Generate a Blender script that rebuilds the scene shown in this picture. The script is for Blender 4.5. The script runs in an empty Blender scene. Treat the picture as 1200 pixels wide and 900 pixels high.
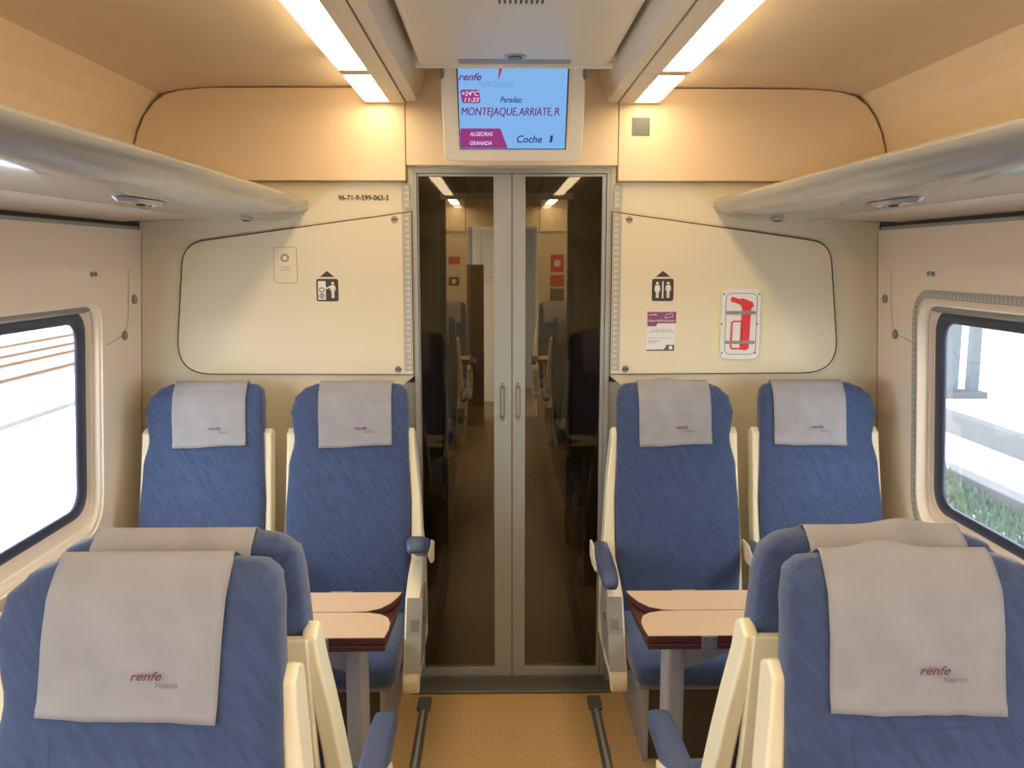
import bpy, bmesh, math, random
from mathutils import Vector, Matrix
random.seed(7)
C = bpy.context.scene.collection
PI = math.pi

# ---------------------------------------------------------------- camera, world, exposure
cam = bpy.data.cameras.new('camera'); camo = bpy.data.objects.new('camera', cam); C.objects.link(camo)
cam.sensor_width = 36; cam.lens = 1040/1200*36; cam.clip_start = .02; cam.clip_end = 300
camo.location = (-.054, -3.29, 1.66)
camo.rotation_euler = (math.radians(90-8.05), 0, math.radians(-.94))
bpy.context.scene.camera = camo
sc = bpy.context.scene
w = bpy.data.worlds.new('sky'); sc.world = w; w.use_nodes = True
w.node_tree.nodes['Background'].inputs[0].default_value = (.90, .96, 1.0, 1)
w.node_tree.nodes['Background'].inputs[1].default_value = 5.0
sc.view_settings.view_transform = 'Standard'; sc.view_settings.look = 'None'
sc.view_settings.gamma = 1; sc.view_settings.use_curve_mapping = False
sc.view_settings.exposure = 0.68
LAMP = 10.5
LAMP_COL = (1.0, .77, .47)

# ---------------------------------------------------------------- materials
def mat(name, col, rough=.5, metal=0, var=0, scale=8, bump=0, bscale=60, coat=0, sheen=0, emit=None, estr=0):
    m = bpy.data.materials.new(name); m.use_nodes = True
    nt = m.node_tree; b = nt.nodes['Principled BSDF']
    b.inputs['Base Color'].default_value = (*col, 1); b.inputs['Roughness'].default_value = rough
    b.inputs['Metallic'].default_value = metal
    b.inputs['Coat Weight'].default_value = coat; b.inputs['Coat Roughness'].default_value = .12
    b.inputs['Sheen Weight'].default_value = sheen
    if emit: b.inputs['Emission Color'].default_value = (*emit, 1); b.inputs['Emission Strength'].default_value = estr
    tc = nt.nodes.new('ShaderNodeTexCoord')
    if var or True:
        n = nt.nodes.new('ShaderNodeTexNoise'); n.inputs['Scale'].default_value = scale; n.inputs['Detail'].default_value = 4
        nt.links.new(tc.outputs['Object'], n.inputs['Vector'])
        r = nt.nodes.new('ShaderNodeMix'); r.data_type = 'RGBA'
        v = var or .02
        r.inputs[6].default_value = (*[min(1, c*(1-v)) for c in col], 1); r.inputs[7].default_value = (*[min(1, c*(1+v)) for c in col], 1)
        nt.links.new(n.outputs['Fac'], r.inputs[0]); nt.links.new(r.outputs[2], b.inputs['Base Color'])
    if bump:
        n2 = nt.nodes.new('ShaderNodeTexNoise'); n2.inputs['Scale'].default_value = bscale; n2.inputs['Detail'].default_value = 3
        nt.links.new(tc.outputs['Object'], n2.inputs['Vector'])
        bp = nt.nodes.new('ShaderNodeBump'); bp.inputs['Strength'].default_value = bump; bp.inputs['Distance'].default_value = .003
        nt.links.new(n2.outputs['Fac'], bp.inputs['Height']); nt.links.new(bp.outputs['Normal'], b.inputs['Normal'])
    return m

def fabric():
    m = mat('blue_fabric', (.05, .1, .24), .85, sheen=.25)
    nt = m.node_tree; b = nt.nodes['Principled BSDF']
    tc = nt.nodes.new('ShaderNodeTexCoord')
    mp = nt.nodes.new('ShaderNodeMapping'); mp.inputs['Rotation'].default_value = (0, math.radians(33), 0); m2 = nt.nodes.new('ShaderNodeMapping'); m2.inputs['Scale'].default_value = (95, 60, 13)
    nt.links.new(tc.outputs['Object'], mp.inputs['Vector'])
    n = nt.nodes.new('ShaderNodeTexNoise'); n.inputs['Scale'].default_value = 1; n.inputs['Detail'].default_value = 5; n.inputs['Roughness'].default_value = .65
    nt.links.new(mp.outputs[0], m2.inputs[0]); nt.links.new(m2.outputs[0], n.inputs['Vector'])
    cr = nt.nodes.new('ShaderNodeValToRGB')
    cr.color_ramp.elements[0].position = .3; cr.color_ramp.elements[0].color = (.025, .043, .108, 1)
    cr.color_ramp.elements[1].position = .72; cr.color_ramp.elements[1].color = (.046, .079, .186, 1)
    nt.links.new(n.outputs['Fac'], cr.inputs[0]); nt.links.new(cr.outputs[0], b.inputs['Base Color'])
    bp = nt.nodes.new('ShaderNodeBump'); bp.inputs['Strength'].default_value = .25; bp.inputs['Distance'].default_value = .002
    nt.links.new(n.outputs['Fac'], bp.inputs['Height']); nt.links.new(bp.outputs['Normal'], b.inputs['Normal'])
    return m

def glassmat(name, tint, gl=1.0, ior=1.45, rough=0.02):
    m = bpy.data.materials.new(name); m.use_nodes = True; nt = m.node_tree; nt.nodes.clear()
    o = nt.nodes.new('ShaderNodeOutputMaterial'); t = nt.nodes.new('ShaderNodeBsdfTransparent'); t.inputs[0].default_value = (*tint, 1)
    g = nt.nodes.new('ShaderNodeBsdfGlossy'); g.inputs['Roughness'].default_value = rough; g.inputs[0].default_value = (gl, gl, gl, 1)
    f = nt.nodes.new('ShaderNodeFresnel')
    ge = nt.nodes.new('ShaderNodeNewGeometry'); ma = nt.nodes.new('ShaderNodeMath'); ma.operation = 'MULTIPLY_ADD'   # same reflectance on both faces
    ma.inputs[1].default_value = 1/ior-ior; ma.inputs[2].default_value = ior
    nt.links.new(ge.outputs['Backfacing'], ma.inputs[0]); nt.links.new(ma.outputs[0], f.inputs[0])
    mx = nt.nodes.new('ShaderNodeMixShader')
    nt.links.new(f.outputs[0], mx.inputs[0]); nt.links.new(t.outputs[0], mx.inputs[1]); nt.links.new(g.outputs[0], mx.inputs[2]); nt.links.new(mx.outputs[0], o.inputs[0])
    return m

def emis(name, col, s):
    m = bpy.data.materials.new(name); m.use_nodes = True; nt = m.node_tree; nt.nodes.clear()
    o = nt.nodes.new('ShaderNodeOutputMaterial'); e = nt.nodes.new('ShaderNodeEmission')
    e.inputs[0].default_value = (*col, 1); e.inputs[1].default_value = s; nt.links.new(e.outputs[0], o.inputs[0])
    return m

M = dict(
    wall=mat('cream_laminate', (.75, .66, .48), .42, var=.015),
    upper=mat('upper_cream_panel', (.80, .63, .42), .5),
    side=mat('side_wall_plastic', (.88, .75, .60), .45, bump=.04, bscale=300),
    ceil=mat('ceiling_lining', (.72, .585, .42), .7),
    casing=mat('light_casing', (.74, .66, .52), .45),
    cpanel=mat('gloss_ceiling_housing', (.66, .61, .50), .4, coat=.12),
    rack=mat('gloss_grey_rack', (.33, .325, .32), .22, coat=.7),
    rackin=mat('rack_lining', (.50, .42, .34), .4),
    dark=mat('dark_gap', (.035, .03, .025), .7),
    seam=mat('panel_seam', (.09, .07, .045), .7),
    tanseam=mat('tan_seam', (.30, .20, .11), .7),
    softseam=mat('moulded_seam', (.40, .34, .26), .7),
    alu=mat('grey_door_frame', (.36, .37, .36), .42, .25),
    alud=mat('dark_grey_metal', (.17, .17, .16), .4, .4),
    steel=mat('brushed_steel', (.50, .50, .50), .3, .9, var=.2, scale=90),
    chrome=mat('chrome', (.7, .7, .7), .15, 1),
    fab=fabric(),
    thread=mat('blue_thread', (.045, .075, .17), .9),
    cream=mat('cream_seat_plastic', (.78, .70, .50), .4),
    greyp=mat('grey_seat_insert', (.27, .26, .235), .45),
    armp=mat('blue_arm_pad', (.055, .082, .17), .45),
    cloth=mat('white_nonwoven', (.30, .29, .31), .95, var=.17, scale=16, bump=.9, bscale=30),
    tabtop=mat('pale_table_laminate', (.60, .45, .32), .4),
    maroon=mat('maroon_table_edge', (.060, .014, .014), .45),
    legp=mat('pale_grey_post', (.42, .42, .43), .4, .3),
    plinth=mat('brown_plinth', (.09, .065, .045), .6),
    floor=mat('ochre_floor', (.60, .385, .165), .5, var=.36, scale=95),
    floor2=mat('brown_floor', (.12, .07, .032), .45, var=.2, scale=60),
    gasket=mat('window_gasket', (.04, .05, .085), .4),
    orn=mat('ornament_band', (.42, .41, .37), .5),
    ornt=mat('ornament_triangle', (.62, .59, .52), .5),
    ink=mat('black_ink', (.05, .045, .035), .6),
    white=mat('white_print', (.80, .77, .70), .6),
    paper=mat('white_sticker', (.78, .76, .75), .5),
    purple=mat('purple_print', (.12, .015, .075), .55),
    purplel=mat('purple_sticker', (.25, .07, .19), .5),
    gprint=mat('grey_print', (.10, .10, .11), .6),
    red=mat('red_print', (.70, .03, .04), .5),
    yellowg=mat('faded_glue_film', (.74, .70, .45), .45),
    greyst=mat('grey_sticker', (.12, .13, .12), .4),
    bezel=mat('cream_bezel', (.75, .70, .58), .35),
    vest=mat('vestibule_grey_lining', (.22, .20, .17), .5),
    lav=mat('lavatory_panel', (.62, .55, .50), .3),
    brownp=mat('brown_door', (.16, .12, .075), .5),
    redsign=mat('red_sign', (.55, .06, .05), .5),
    screen=emis('screen_blue', (.235, .475, .86), 0.6),
    scr_p=emis('screen_purple', (.20, .04, .23), 0.48),
    scr_m=emis('screen_magenta', (.33, .045, .21), 0.6),
    scr_w=emis('screen_white', (.72, .68, .88), 0.6),
    scr_t=emis('screen_teal', (.15, .36, .58), 0.6),
    scr_r=emis('screen_red', (.45, .06, .10), 0.54),
    scr_n=emis('screen_navy', (.045, .06, .30), 0.48),
    lamp=emis('lamp_lens', LAMP_COL, LAMP),
    doorglass=glassmat('tinted_door_glass', (.64, .60, .53), 1.0),
    dot=glassmat('glass_dot_print', (.30, .28, .25), .25, 1.3),
    pane=glassmat('window_glass', (.97, .98, .98)),
    asphalt=mat('pale_concrete', (.56, .56, .58), .9, var=.1, scale=.4),
    ballast=mat('ballast', (.16, .135, .11), .95, var=.25, scale=20),
    rust=mat('rail_rust', (.16, .09, .06), .8),
    conc=mat('concrete_wall', (.155, .155, .165), .9, var=.12, scale=3),
    post=mat('blue_grey_post', (.14, .17, .20), .6),
    leaf=mat('hedge_leaf', (.145, .20, .15), .9, var=.5, scale=8),
)

# ---------------------------------------------------------------- helpers
def link(o, parent=None):
    C.objects.link(o)
    if parent: o.parent = parent
    return o

def obj(name, bm, m, parent=None, smooth=False, bevel=0, solid=0):
    me = bpy.data.meshes.new(name); bmesh.ops.recalc_face_normals(bm, faces=bm.faces)
    bm.to_mesh(me); bm.free()
    for mm in (m if isinstance(m, (list, tuple)) else [m]): me.materials.append(mm)
    if smooth:
        for p in me.polygons: p.use_smooth = True
    o = link(bpy.data.objects.new(name, me), parent)
    if bevel:
        b = o.modifiers.new('bevel', 'BEVEL'); b.width = bevel; b.segments = 3; b.limit_method = 'ANGLE'; b.angle_limit = math.radians(40)
        for p in me.polygons: p.use_smooth = True
        b.harden_normals = True
    if solid:
        s = o.modifiers.new('solid', 'SOLIDIFY'); s.thickness = abs(solid); s.offset = -1 if solid > 0 else 1
    return o

def tag(o, label, cat, group=None, kind=None):
    o['label'] = label; o['category'] = cat
    if group: o['group'] = group
    if kind: o['kind'] = kind
    return o

def struct(o): o['kind'] = 'structure'; return o

def empty(name, loc, rz=0):
    o = bpy.data.objects.new(name, None); C.objects.link(o); o.empty_display_size = .05
    o.location = loc; o.rotation_euler = (0, 0, rz); return o

def dup(root, loc, rz=None):
    r = root.copy(); C.objects.link(r); r.location = loc
    if rz is not None: r.rotation_euler = (0, 0, rz)
    for ch in list(root.children):
        c = ch.copy(); C.objects.link(c); c.parent = r
        for g in ch.children:
            d = g.copy(); C.objects.link(d); d.parent = c
    return r

def box(bm, x0, x1, y0, y1, z0, z1, mi=0):
    v = [bm.verts.new(p) for p in ((x0,y0,z0),(x1,y0,z0),(x1,y1,z0),(x0,y1,z0),(x0,y0,z1),(x1,y0,z1),(x1,y1,z1),(x0,y1,z1))]
    for f in ((0,3,2,1),(4,5,6,7),(0,1,5,4),(1,2,6,5),(2,3,7,6),(3,0,4,7)):
        fc = bm.faces.new([v[i] for i in f]); fc.material_index = mi
    return bm

def bx(*a): return box(bmesh.new(), *a)

AX = {'Y': lambda a, b, d: (a, d, b), 'X': lambda a, b, d: (d, a, b), 'Z': lambda a, b, d: (a, b, d)}
def prism(bm, pts, ax, d0, d1, mi=0):
    f = AX[ax]
    A = [bm.verts.new(f(a, b, d0)) for a, b in pts]; B = [bm.verts.new(f(a, b, d1)) for a, b in pts]
    fs = [bm.faces.new(A), bm.faces.new(B[::-1])]
    n = len(pts)
    for i in range(n): fs.append(bm.faces.new((A[i], B[i], B[(i+1) % n], A[(i+1) % n])))
    for q in fs: q.material_index = mi
    return bm
def pr(*a, **k): return prism(bmesh.new(), *a, **k)

def rnd(pts, r, seg=6):
    """round the corners of a polygon; r a number or a list"""
    out = []; n = len(pts)
    for i in range(n):
        rr = r[i] if isinstance(r, (list, tuple)) else r
        p = Vector(pts[i]); a = (Vector(pts[i-1]) - p); b = (Vector(pts[(i+1) % n]) - p)
        if rr <= 0: out.append(tuple(p)); continue
        ang = a.angle(b); d = min(rr/math.tan(ang/2), a.length*.49, b.length*.49)
        s = p + a.normalized()*d; e = p + b.normalized()*d
        for k in range(seg+1):
            t = k/seg; q = s*(1-t)**2 + p*2*t*(1-t) + e*t*t
            out.append(tuple(q))
    return out
def rrect(x0, x1, z0, z1, r, seg=6): return rnd([(x0,z0),(x1,z0),(x1,z1),(x0,z1)], r, seg)
def circ(x, z, r, n=16): return [(x+r*math.cos(2*PI*i/n), z+r*math.sin(2*PI*i/n)) for i in range(n)]

def ribbon(bm, pts, wid, ax, d0, d1, closed=False, mi=0):
    """a flat band following a 2d polyline"""
    n = len(pts); L = []; R = []
    for i in range(n):
        a = Vector(pts[i-1] if (closed or i > 0) else pts[i]); b = Vector(pts[(i+1) % n] if (closed or i < n-1) else pts[i])
        t = (b-a); t = t.normalized() if t.length > 1e-9 else Vector((1, 0)); nn = Vector((-t.y, t.x))*wid/2; p = Vector(pts[i])
        L.append(p+nn); R.append(p-nn)
    f = AX[ax]
    ring = [[bm.verts.new(f(q.x, q.y, d)) for q in side] for side, d in ((L,d0),(R,d0),(R,d1),(L,d1))]
    for i in range(n if closed else n-1):
        j = (i+1) % n
        for k in range(4):
            fc = bm.faces.new((ring[k][i], ring[(k+1)%4][i], ring[(k+1)%4][j], ring[k][j])); fc.material_index = mi
    if not closed:
        bm.faces.new([ring[k][0] for k in range(4)]); bm.faces.new([ring[k][-1] for k in range(4)])
    return bm

def loft(bm, rings, cap=True):
    V = [[bm.verts.new(p) for p in r] for r in rings]; n = len(V[0])
    for a, b in zip(V, V[1:]):
        for i in range(n): bm.faces.new((a[i], a[(i+1) % n], b[(i+1) % n], b[i]))
    if cap: bm.faces.new(V[0][::-1]); bm.faces.new(V[-1])
    return bm

def cyl(bm, x, y, z, r, ax, L, n=20, r2=None):
    r2 = r if r2 is None else r2
    f = AX[ax]; c = {'Y': (x, z, y), 'X': (y, z, x), 'Z': (x, y, z)}[ax]
    A = [f(c[0]+r*math.cos(2*PI*i/n), c[1]+r*math.sin(2*PI*i/n), c[2]) for i in range(n)]
    B = [f(c[0]+r2*math.cos(2*PI*i/n), c[1]+r2*math.sin(2*PI*i/n), c[2]+L) for i in range(n)]
    return loft(bm, [A, B])

def lerp(tab, t):
    if t <= tab[0][0]: return tab[0][1]
    for (a, va), (b, vb) in zip(tab, tab[1:]):
        if t <= b:
            k = (t-a)/(b-a); k = k*k*(3-2*k)
            return va+(vb-va)*k
    return tab[-1][1]

_tc = {}
def text2d(body, shear=0, bold=0):
    key = (body, shear, bold)
    if key in _tc: return _tc[key]
    cu = bpy.data.curves.new('t', 'FONT'); cu.body = body; cu.size = 1; cu.shear = shear; cu.offset = bold; cu.resolution_u = 4
    o = bpy.data.objects.new('t', cu); C.objects.link(o)
    bpy.context.view_layer.update()
    me = bpy.data.meshes.new_from_object(o.evaluated_get(bpy.context.evaluated_depsgraph_get()))
    vs = [(v.co.x, v.co.y) for v in me.vertices]; fs = [tuple(p.vertices) for p in me.polygons]
    bpy.data.objects.remove(o); bpy.data.curves.remove(cu); bpy.data.meshes.remove(me)
    x0 = min(v[0] for v in vs); x1 = max(v[0] for v in vs); y0 = min(v[1] for v in vs); y1 = max(v[1] for v in vs)
    vs = [((x-x0)/(x1-x0), (y-y0)/(y1-y0)) for x, y in vs]
    _tc[key] = (vs, fs); return _tc[key]

def text(bm, body, x0, x1, z0, z1, fn, shear=0, bold=0):
    vs, fs = text2d(body, shear, bold)
    V = [bm.verts.new(fn(x0+(x1-x0)*a, z0+(z1-z0)*b)) for a, b in vs]
    for f in fs:
        try: bm.faces.new([V[i] for i in f])
        except ValueError: pass
    return bm
def onwall(Y): return lambda x, z: (x, Y, z)
def flat_text(name, body, x0, x1, z0, z1, Y, m, parent, shear=0, bold=0):
    bm = text(bmesh.new(), body, x0, x1, z0, z1, onwall(Y), shear, bold)
    me = bpy.data.meshes.new(name); bm.to_mesh(me); bm.free(); me.materials.append(m)
    return link(bpy.data.objects.new(name, me), parent)

# ---------------------------------------------------------------- room shell
YB = -6.6          # rear end of this saloon
struct(obj('floor', bx(-1.5, 1.5, YB-.1, .02, -.06, 0), M['floor']))
def WX(z): return 1.358 + .062*(1.745-z)/1.14       # side walls lean in towards the top

WIN = [(-1.86, -.325), (-3.75, -2.2), (-5.65, -4.1)]
def hole(y0, y1, z0, z1, r, rb=None):
    rb = rb or r
    return rnd([(y0, z0), (y1, z0), (y1, z1), (y0, z1)], [rb, rb, r, r], 8)
def side_wall(s, name):
    bm = bmesh.new(); es = []
    def loop(pts):
        V = [bm.verts.new((s*WX(z), y, z)) for y, z in pts]
        for i in range(len(V)): es.append(bm.edges.new((V[i], V[(i+1) % len(V)])))
    loop([(YB, 0), (.02, 0), (.02, 1.762), (YB, 1.762)])
    for a, b in WIN: loop(hole(a, b, .745, 1.515, .085, .13))
    bmesh.ops.triangle_fill(bm, edges=es, use_beauty=True)
    o = obj(name, bm, M['side']); struct(o)
    m = o.modifiers.new('solid', 'SOLIDIFY'); m.thickness = .02; m.offset = 0
    # upper wall above the rack
    b2 = bmesh.new(); prism_pts = [(s*1.362, 1.80), (s*1.360, 1.95), (s*1.352, 2.04), (s*1.338, 2.10), (s*1.312, 2.16), (s*1.282, 2.203), (s*1.248, 2.238), (s*1.248, 2.275), (s*1.5, 2.275), (s*1.5, 1.80)]
    prism(b2, prism_pts, 'Y', YB, .02)
    obj('upper_lining', b2, M['upper'], o)
    # rail channel between rack and wall panel
    b3 = bmesh.new(); prism(b3, [(s*1.3535, 1.742), (s*1.3515, 1.79), (s*1.45, 1.80), (s*1.45, 1.742)], 'Y', YB, .0)
    obj('channel', b3, M['dark'], o)
    b4 = bmesh.new(); prism(b4, rnd([(s*1.349, 1.755), (s*1.347, 1.774), (s*1.38, 1.776), (s*1.38, 1.753)], .004), 'Y', YB, -.02)
    obj('channel_rail', b4, M['alu'], o, bevel=.001)
    return o
WL = side_wall(-1, 'wall_left'); WR = side_wall(1, 'wall_right')

def wseams(s, W):
    f = lambda y, z, d=.0115: (s*(WX(z)-d), y, z)
    # moulded seam of the window surround and two screw caps
    pts = [(-.115, 1.62), (-.118, 1.40), (-.30, 1.372)]
    pts = rnd(pts, [0, .09, 0], 8)
    path = pts
    bm = bmesh.new()
    for a, b in zip(path, path[1:]):
        va = Vector((a[0], a[1])); vb = Vector((b[0], b[1])); n = Vector((-(vb-va).y, (vb-va).x)).normalized()*.0016
        q = [bm.verts.new(f(p.x, p.y)) for p in (va+n, vb+n, vb-n, va-n)]; bm.faces.new(q)
    obj('moulded_seam', bm, M['softseam'], W)
    for y, z in ((-.07, 1.515), (-.155, 1.392)):
        cyl_b = bmesh.new(); cyl(cyl_b, s*(WX(z)-.018), y, z, .016, 'X', s*.012, 20)
        obj('screw_cap', cyl_b, M['greyp'], W)
wseams(-1, WL); wseams(1, WR)
def wallnum(s, W, body, ya, yb):
    bm = text(bmesh.new(), body, 0, 1, 1.603, 1.618, lambda u, z: (s*(WX(z)-.0125), ya+(yb-ya)*u, z), 0, .02)
    me = bpy.data.meshes.new('n'); bm.to_mesh(me); bm.free(); me.materials.append(M['gprint'])
    link(bpy.data.objects.new('seat_numbers', me), W)
wallnum(-1, WL, '85-86', -.415, -.365); wallnum(1, WR, '87-88', -.385, -.435)

def window(s, a, b, n, orn):
    N = 8
    def ring(m, d):   # m = margin inside the opening (y, zbottom, ztop), d = depth outward
        my, mb, mt, r, rb = m
        d = d*.52 if d > 0 else (d if orn else d*.15)
        return [(s*(WX(z)+d), y, z) for y, z in hole(a+my, b-my, .745+mb, 1.515-mt, r, rb)]
    bm = bmesh.new()
    loft(bm, [ring((-.012*(1 if orn else .1), -.012, -.012, .09, .135), -.002), ring((-.010*(1 if orn else .1), -.010, -.010, .09, .135), -.012), ring((.002, .004, .002, .085, .13), -.014),
              ring((.008, .012, .006, .082, .125), -.004), ring((.010, .02, .010, .08, .12), .022),
              ring((.001, .024, .006, .082, .12), .024), ring((.001, .026, .006, .082, .12), .044), ring((.010, .032, .012, .08, .11), .046),
              ring((.012, .042, .020, .078, .10), .075), ring((.020, .062, .03, .075, .09), .082)], cap=False)
    o = obj('window_%d' % n, bm, M['side'], smooth=True); struct(o)
    m = o.modifiers.new('es', 'EDGE_SPLIT'); m.split_angle = math.radians(50)
    g = bmesh.new()
    loft(g, [ring((.018, .060, .028, .075, .09), .080), ring((.026, .066, .034, .072, .088), .068), ring((.070, .092, .062, .062, .075), .078),
             ring((.074, .096, .066, .06, .07), .095), ring((.018, .06, .028, .075, .09), .10)], cap=False)
    obj('gasket', g, M['gasket'], o, smooth=True)
    p = bmesh.new(); loft(p, [ring((.05, .075, .045, .07, .08), .088), ring((.05, .075, .045, .07, .08), .092)])
    obj('pane', p, M['pane'], o)
    # roller blind box across the top of the recess
    bb = bmesh.new()
    x = WX(1.49)
    prism(bb, rnd([(s*(x+.014), 1.508), (s*(x+.014), 1.492), (s*(x+.04), 1.480), (s*(x+.04), 1.508)], .006), 'Y', a+.03, b-.03)
    obj('roller_blind', bb, M['greyp'], o, bevel=.001)
    if orn:
        # printed band of triangles round the opening
        pts = hole(a-.030, b+.030+.0, .745-.03, 1.515+.03, .11, .15)
        m1 = bmesh.new(); m2 = bmesh.new(); L = len(pts); acc = 0
        f = lambda y, z, d: (s*(WX(z)-d), y, z)
        for i in range(L):
            A = Vector(pts[i]); B = Vector(pts[(i+1) % L])
            if A.y < .77 and B.y < .77 and A.x > -.48 - .0 and False: continue
            t = (B-A); ln = t.length
            if ln < 1e-6: continue
            t.normalize(); nn = Vector((-t.y, t.x))*.014
            q = [m1.verts.new(f(p.x, p.y, .0118)) for p in (A+nn, B+nn, B-nn, A-nn)]; m1.faces.new(q)
            k = 0
            while acc < ln:
                c = A+t*acc
                tri = [c+nn*.75-t*.007, c+nn*.75+t*.007, c-nn*.6]
                tri = [m2.verts.new(f(p.x, p.y, .0128)) for p in tri]; m2.faces.new(tri)
                acc += .0215
            acc -= ln
        w = obj('ornament_band', m1, M['orn'], o); obj('ornament_triangles', m2, M['ornt'], o)
k = 1
for a, b in WIN:
    window(-1, a, b, k, False); window(1, a, b, k+1, a > -2); k += 2

# ceiling
bm = bmesh.new()
for s in (-1, 1): prism(bm, [(s*.36, 2.263), (s*1.02, 2.262), (s*1.12, 2.257), (s*1.20, 2.247), (s*1.252, 2.236), (s*1.5, 2.236), (s*1.5, 2.32), (s*.36, 2.32)], 'Y', YB, .02)
box(bm, -.4, .4, YB, .02, 2.335, 2.40)
CE = struct(obj('ceiling', bm, M['ceil']))
for s in (-1, 1):
    c = bmesh.new()
    prism(c, [(s*.3745, 2.207), (s*.338, 2.212), (s*.326, 2.24), (s*.30, 2.335), (s*.40, 2.335), (s*.3745, 2.26)], 'Y', YB, -.0305)
    obj('coving', c, M['casing'], CE, bevel=.004)

# front end wall
bm = bmesh.new()
for s in (-1, 1):
    prism(bm, [(s*.424, 0), (s*1.6, 0), (s*1.6, 2.32), (s*.362, 2.32), (s*.362, 1.228), (s*.424, 1.178)], 'Y', 0, .06)
box(bm, -.362, .362, 0, .06, 1.984, 2.36)
WF = struct(obj('wall_front', bm, M['wall']))
for s in (-1, 1):
    pts = [(s*.381, 1.936), (s*1.358, 1.936), (s*1.357, 1.98), (s*1.347, 2.04), (s*1.330, 2.10), (s*1.302, 2.16), (s*1.268, 2.203), (s*1.225, 2.234), (s*1.17, 2.249), (s*1.08, 2.257), (s*.381, 2.260)]
    obj('upper_panel', pr(pts, 'Y', -.03, 0), M['upper'], WF, bevel=.004)
    pts = [(s*.3785, 1.934), (s*1.37, 1.934), (s*1.37, 2.262), (s*.3785, 2.264)]
    obj('panel_seam', pr(pts, 'Y', -.012, 0), M['tanseam'], WF)
obj('lintel_panel', bx(-.3785, .3785, -.03, 0, 1.99, 2.335), M['upper'], WF, bevel=.004)
for s in (-1, 1):   # dark corner seam between end wall and side wall
    c = bmesh.new(); prism(c, [(s*(WX(0)-.013), 0), (s*(WX(1.75)-.013), 1.75), (s*WX(1.75), 1.75), (s*WX(0), 0)], 'Y', -.002, 0)
    obj('corner_seam', c, M['softseam'], WF)

# rear end wall behind the photographer
bm = bmesh.new()
for s in (-1, 1): box(bm, *sorted((s*.36, s*1.6)), YB-.06, YB, 0, 2.36)
box(bm, -.36, .36, YB-.06, YB, 1.98, 2.36)
WB = struct(obj('wall_back', bm, M['wall']))
bm = bx(-.36, .36, YB-.05, YB-.02, 0, 1.98); D2 = struct(obj('door_2', bm, M['alud']))

# ornament strips beside the door
def ornstrip(s, z0, z1, n):
    bm = bmesh.new(); x0, x1 = sorted((s*.370, s*.4)); box(bm, x0, x1, -.0112, -.008, z0, z1)
    o = struct(obj('trim_%d' % n, bm, M['orn']))
    t = bmesh.new(); z = z0+.012
    while z < z1-.012:
        a = [t.verts.new((s*px, -.0118, pz)) for px, pz in ((.375, z+.007), (.375, z-.007), (.394, z))]; t.faces.new(a); z += .021
    obj('triangles', t, M['ornt'], o)
for i, (s, a, b) in enumerate(((-1, 1.246, 1.822), (1, 1.246, 1.822), (-1, 1.84, 1.928), (1, 1.84, 1.928))): ornstrip(s, a, b, i+1)

# ---------------------------------------------------------------- inspection panels
def insp(s, pts, rr, label):
    r = empty('inspection_panel', (s*.8, -.0004, 1.232))
    tag(r, label, 'panel', 'wall inspection panels')
    P = rnd(pts, rr, 8)
    obj('panel', pr(P, 'Y', -.008, 0), M['wall'], r)
    ln = bmesh.new(); ribbon(ln, P, .0045, 'Y', -.0086, -.002, True); obj('edge_seam', ln, M['seam'], r)
    for x, z in ((s*.427, 1.80), (s*.423, 1.252)):
        c = bmesh.new(); cyl(c, x, -.0115, z, .0125, 'Y', .004, 20); h = obj('lock_screw', c, M['chrome'], r)
        c = bmesh.new(); box(c, x-.0115, x+.0115, -.0125, -.0115, z-.0015, z+.0015); obj('slot', c, M['dark'], h)
    for ch in r.children: ch.location = (-s*.8, 0, -1.232)
    return r
insp(-1, [(-.366, 1.828), (-1.03, 1.737), (-1.195, 1.715), (-1.245, 1.236), (-.366, 1.232)], [.0, .1, .10, .12, 0], 'large cream wall panel with rounded corners left of the glass door')
insp(1, [(.366, 1.828), (1.03, 1.737), (1.170, 1.715), (1.225, 1.236), (.366, 1.232)], [.0, .1, .10, .12, 0], 'large cream wall panel right of the glass door behind the red tool case')

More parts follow.
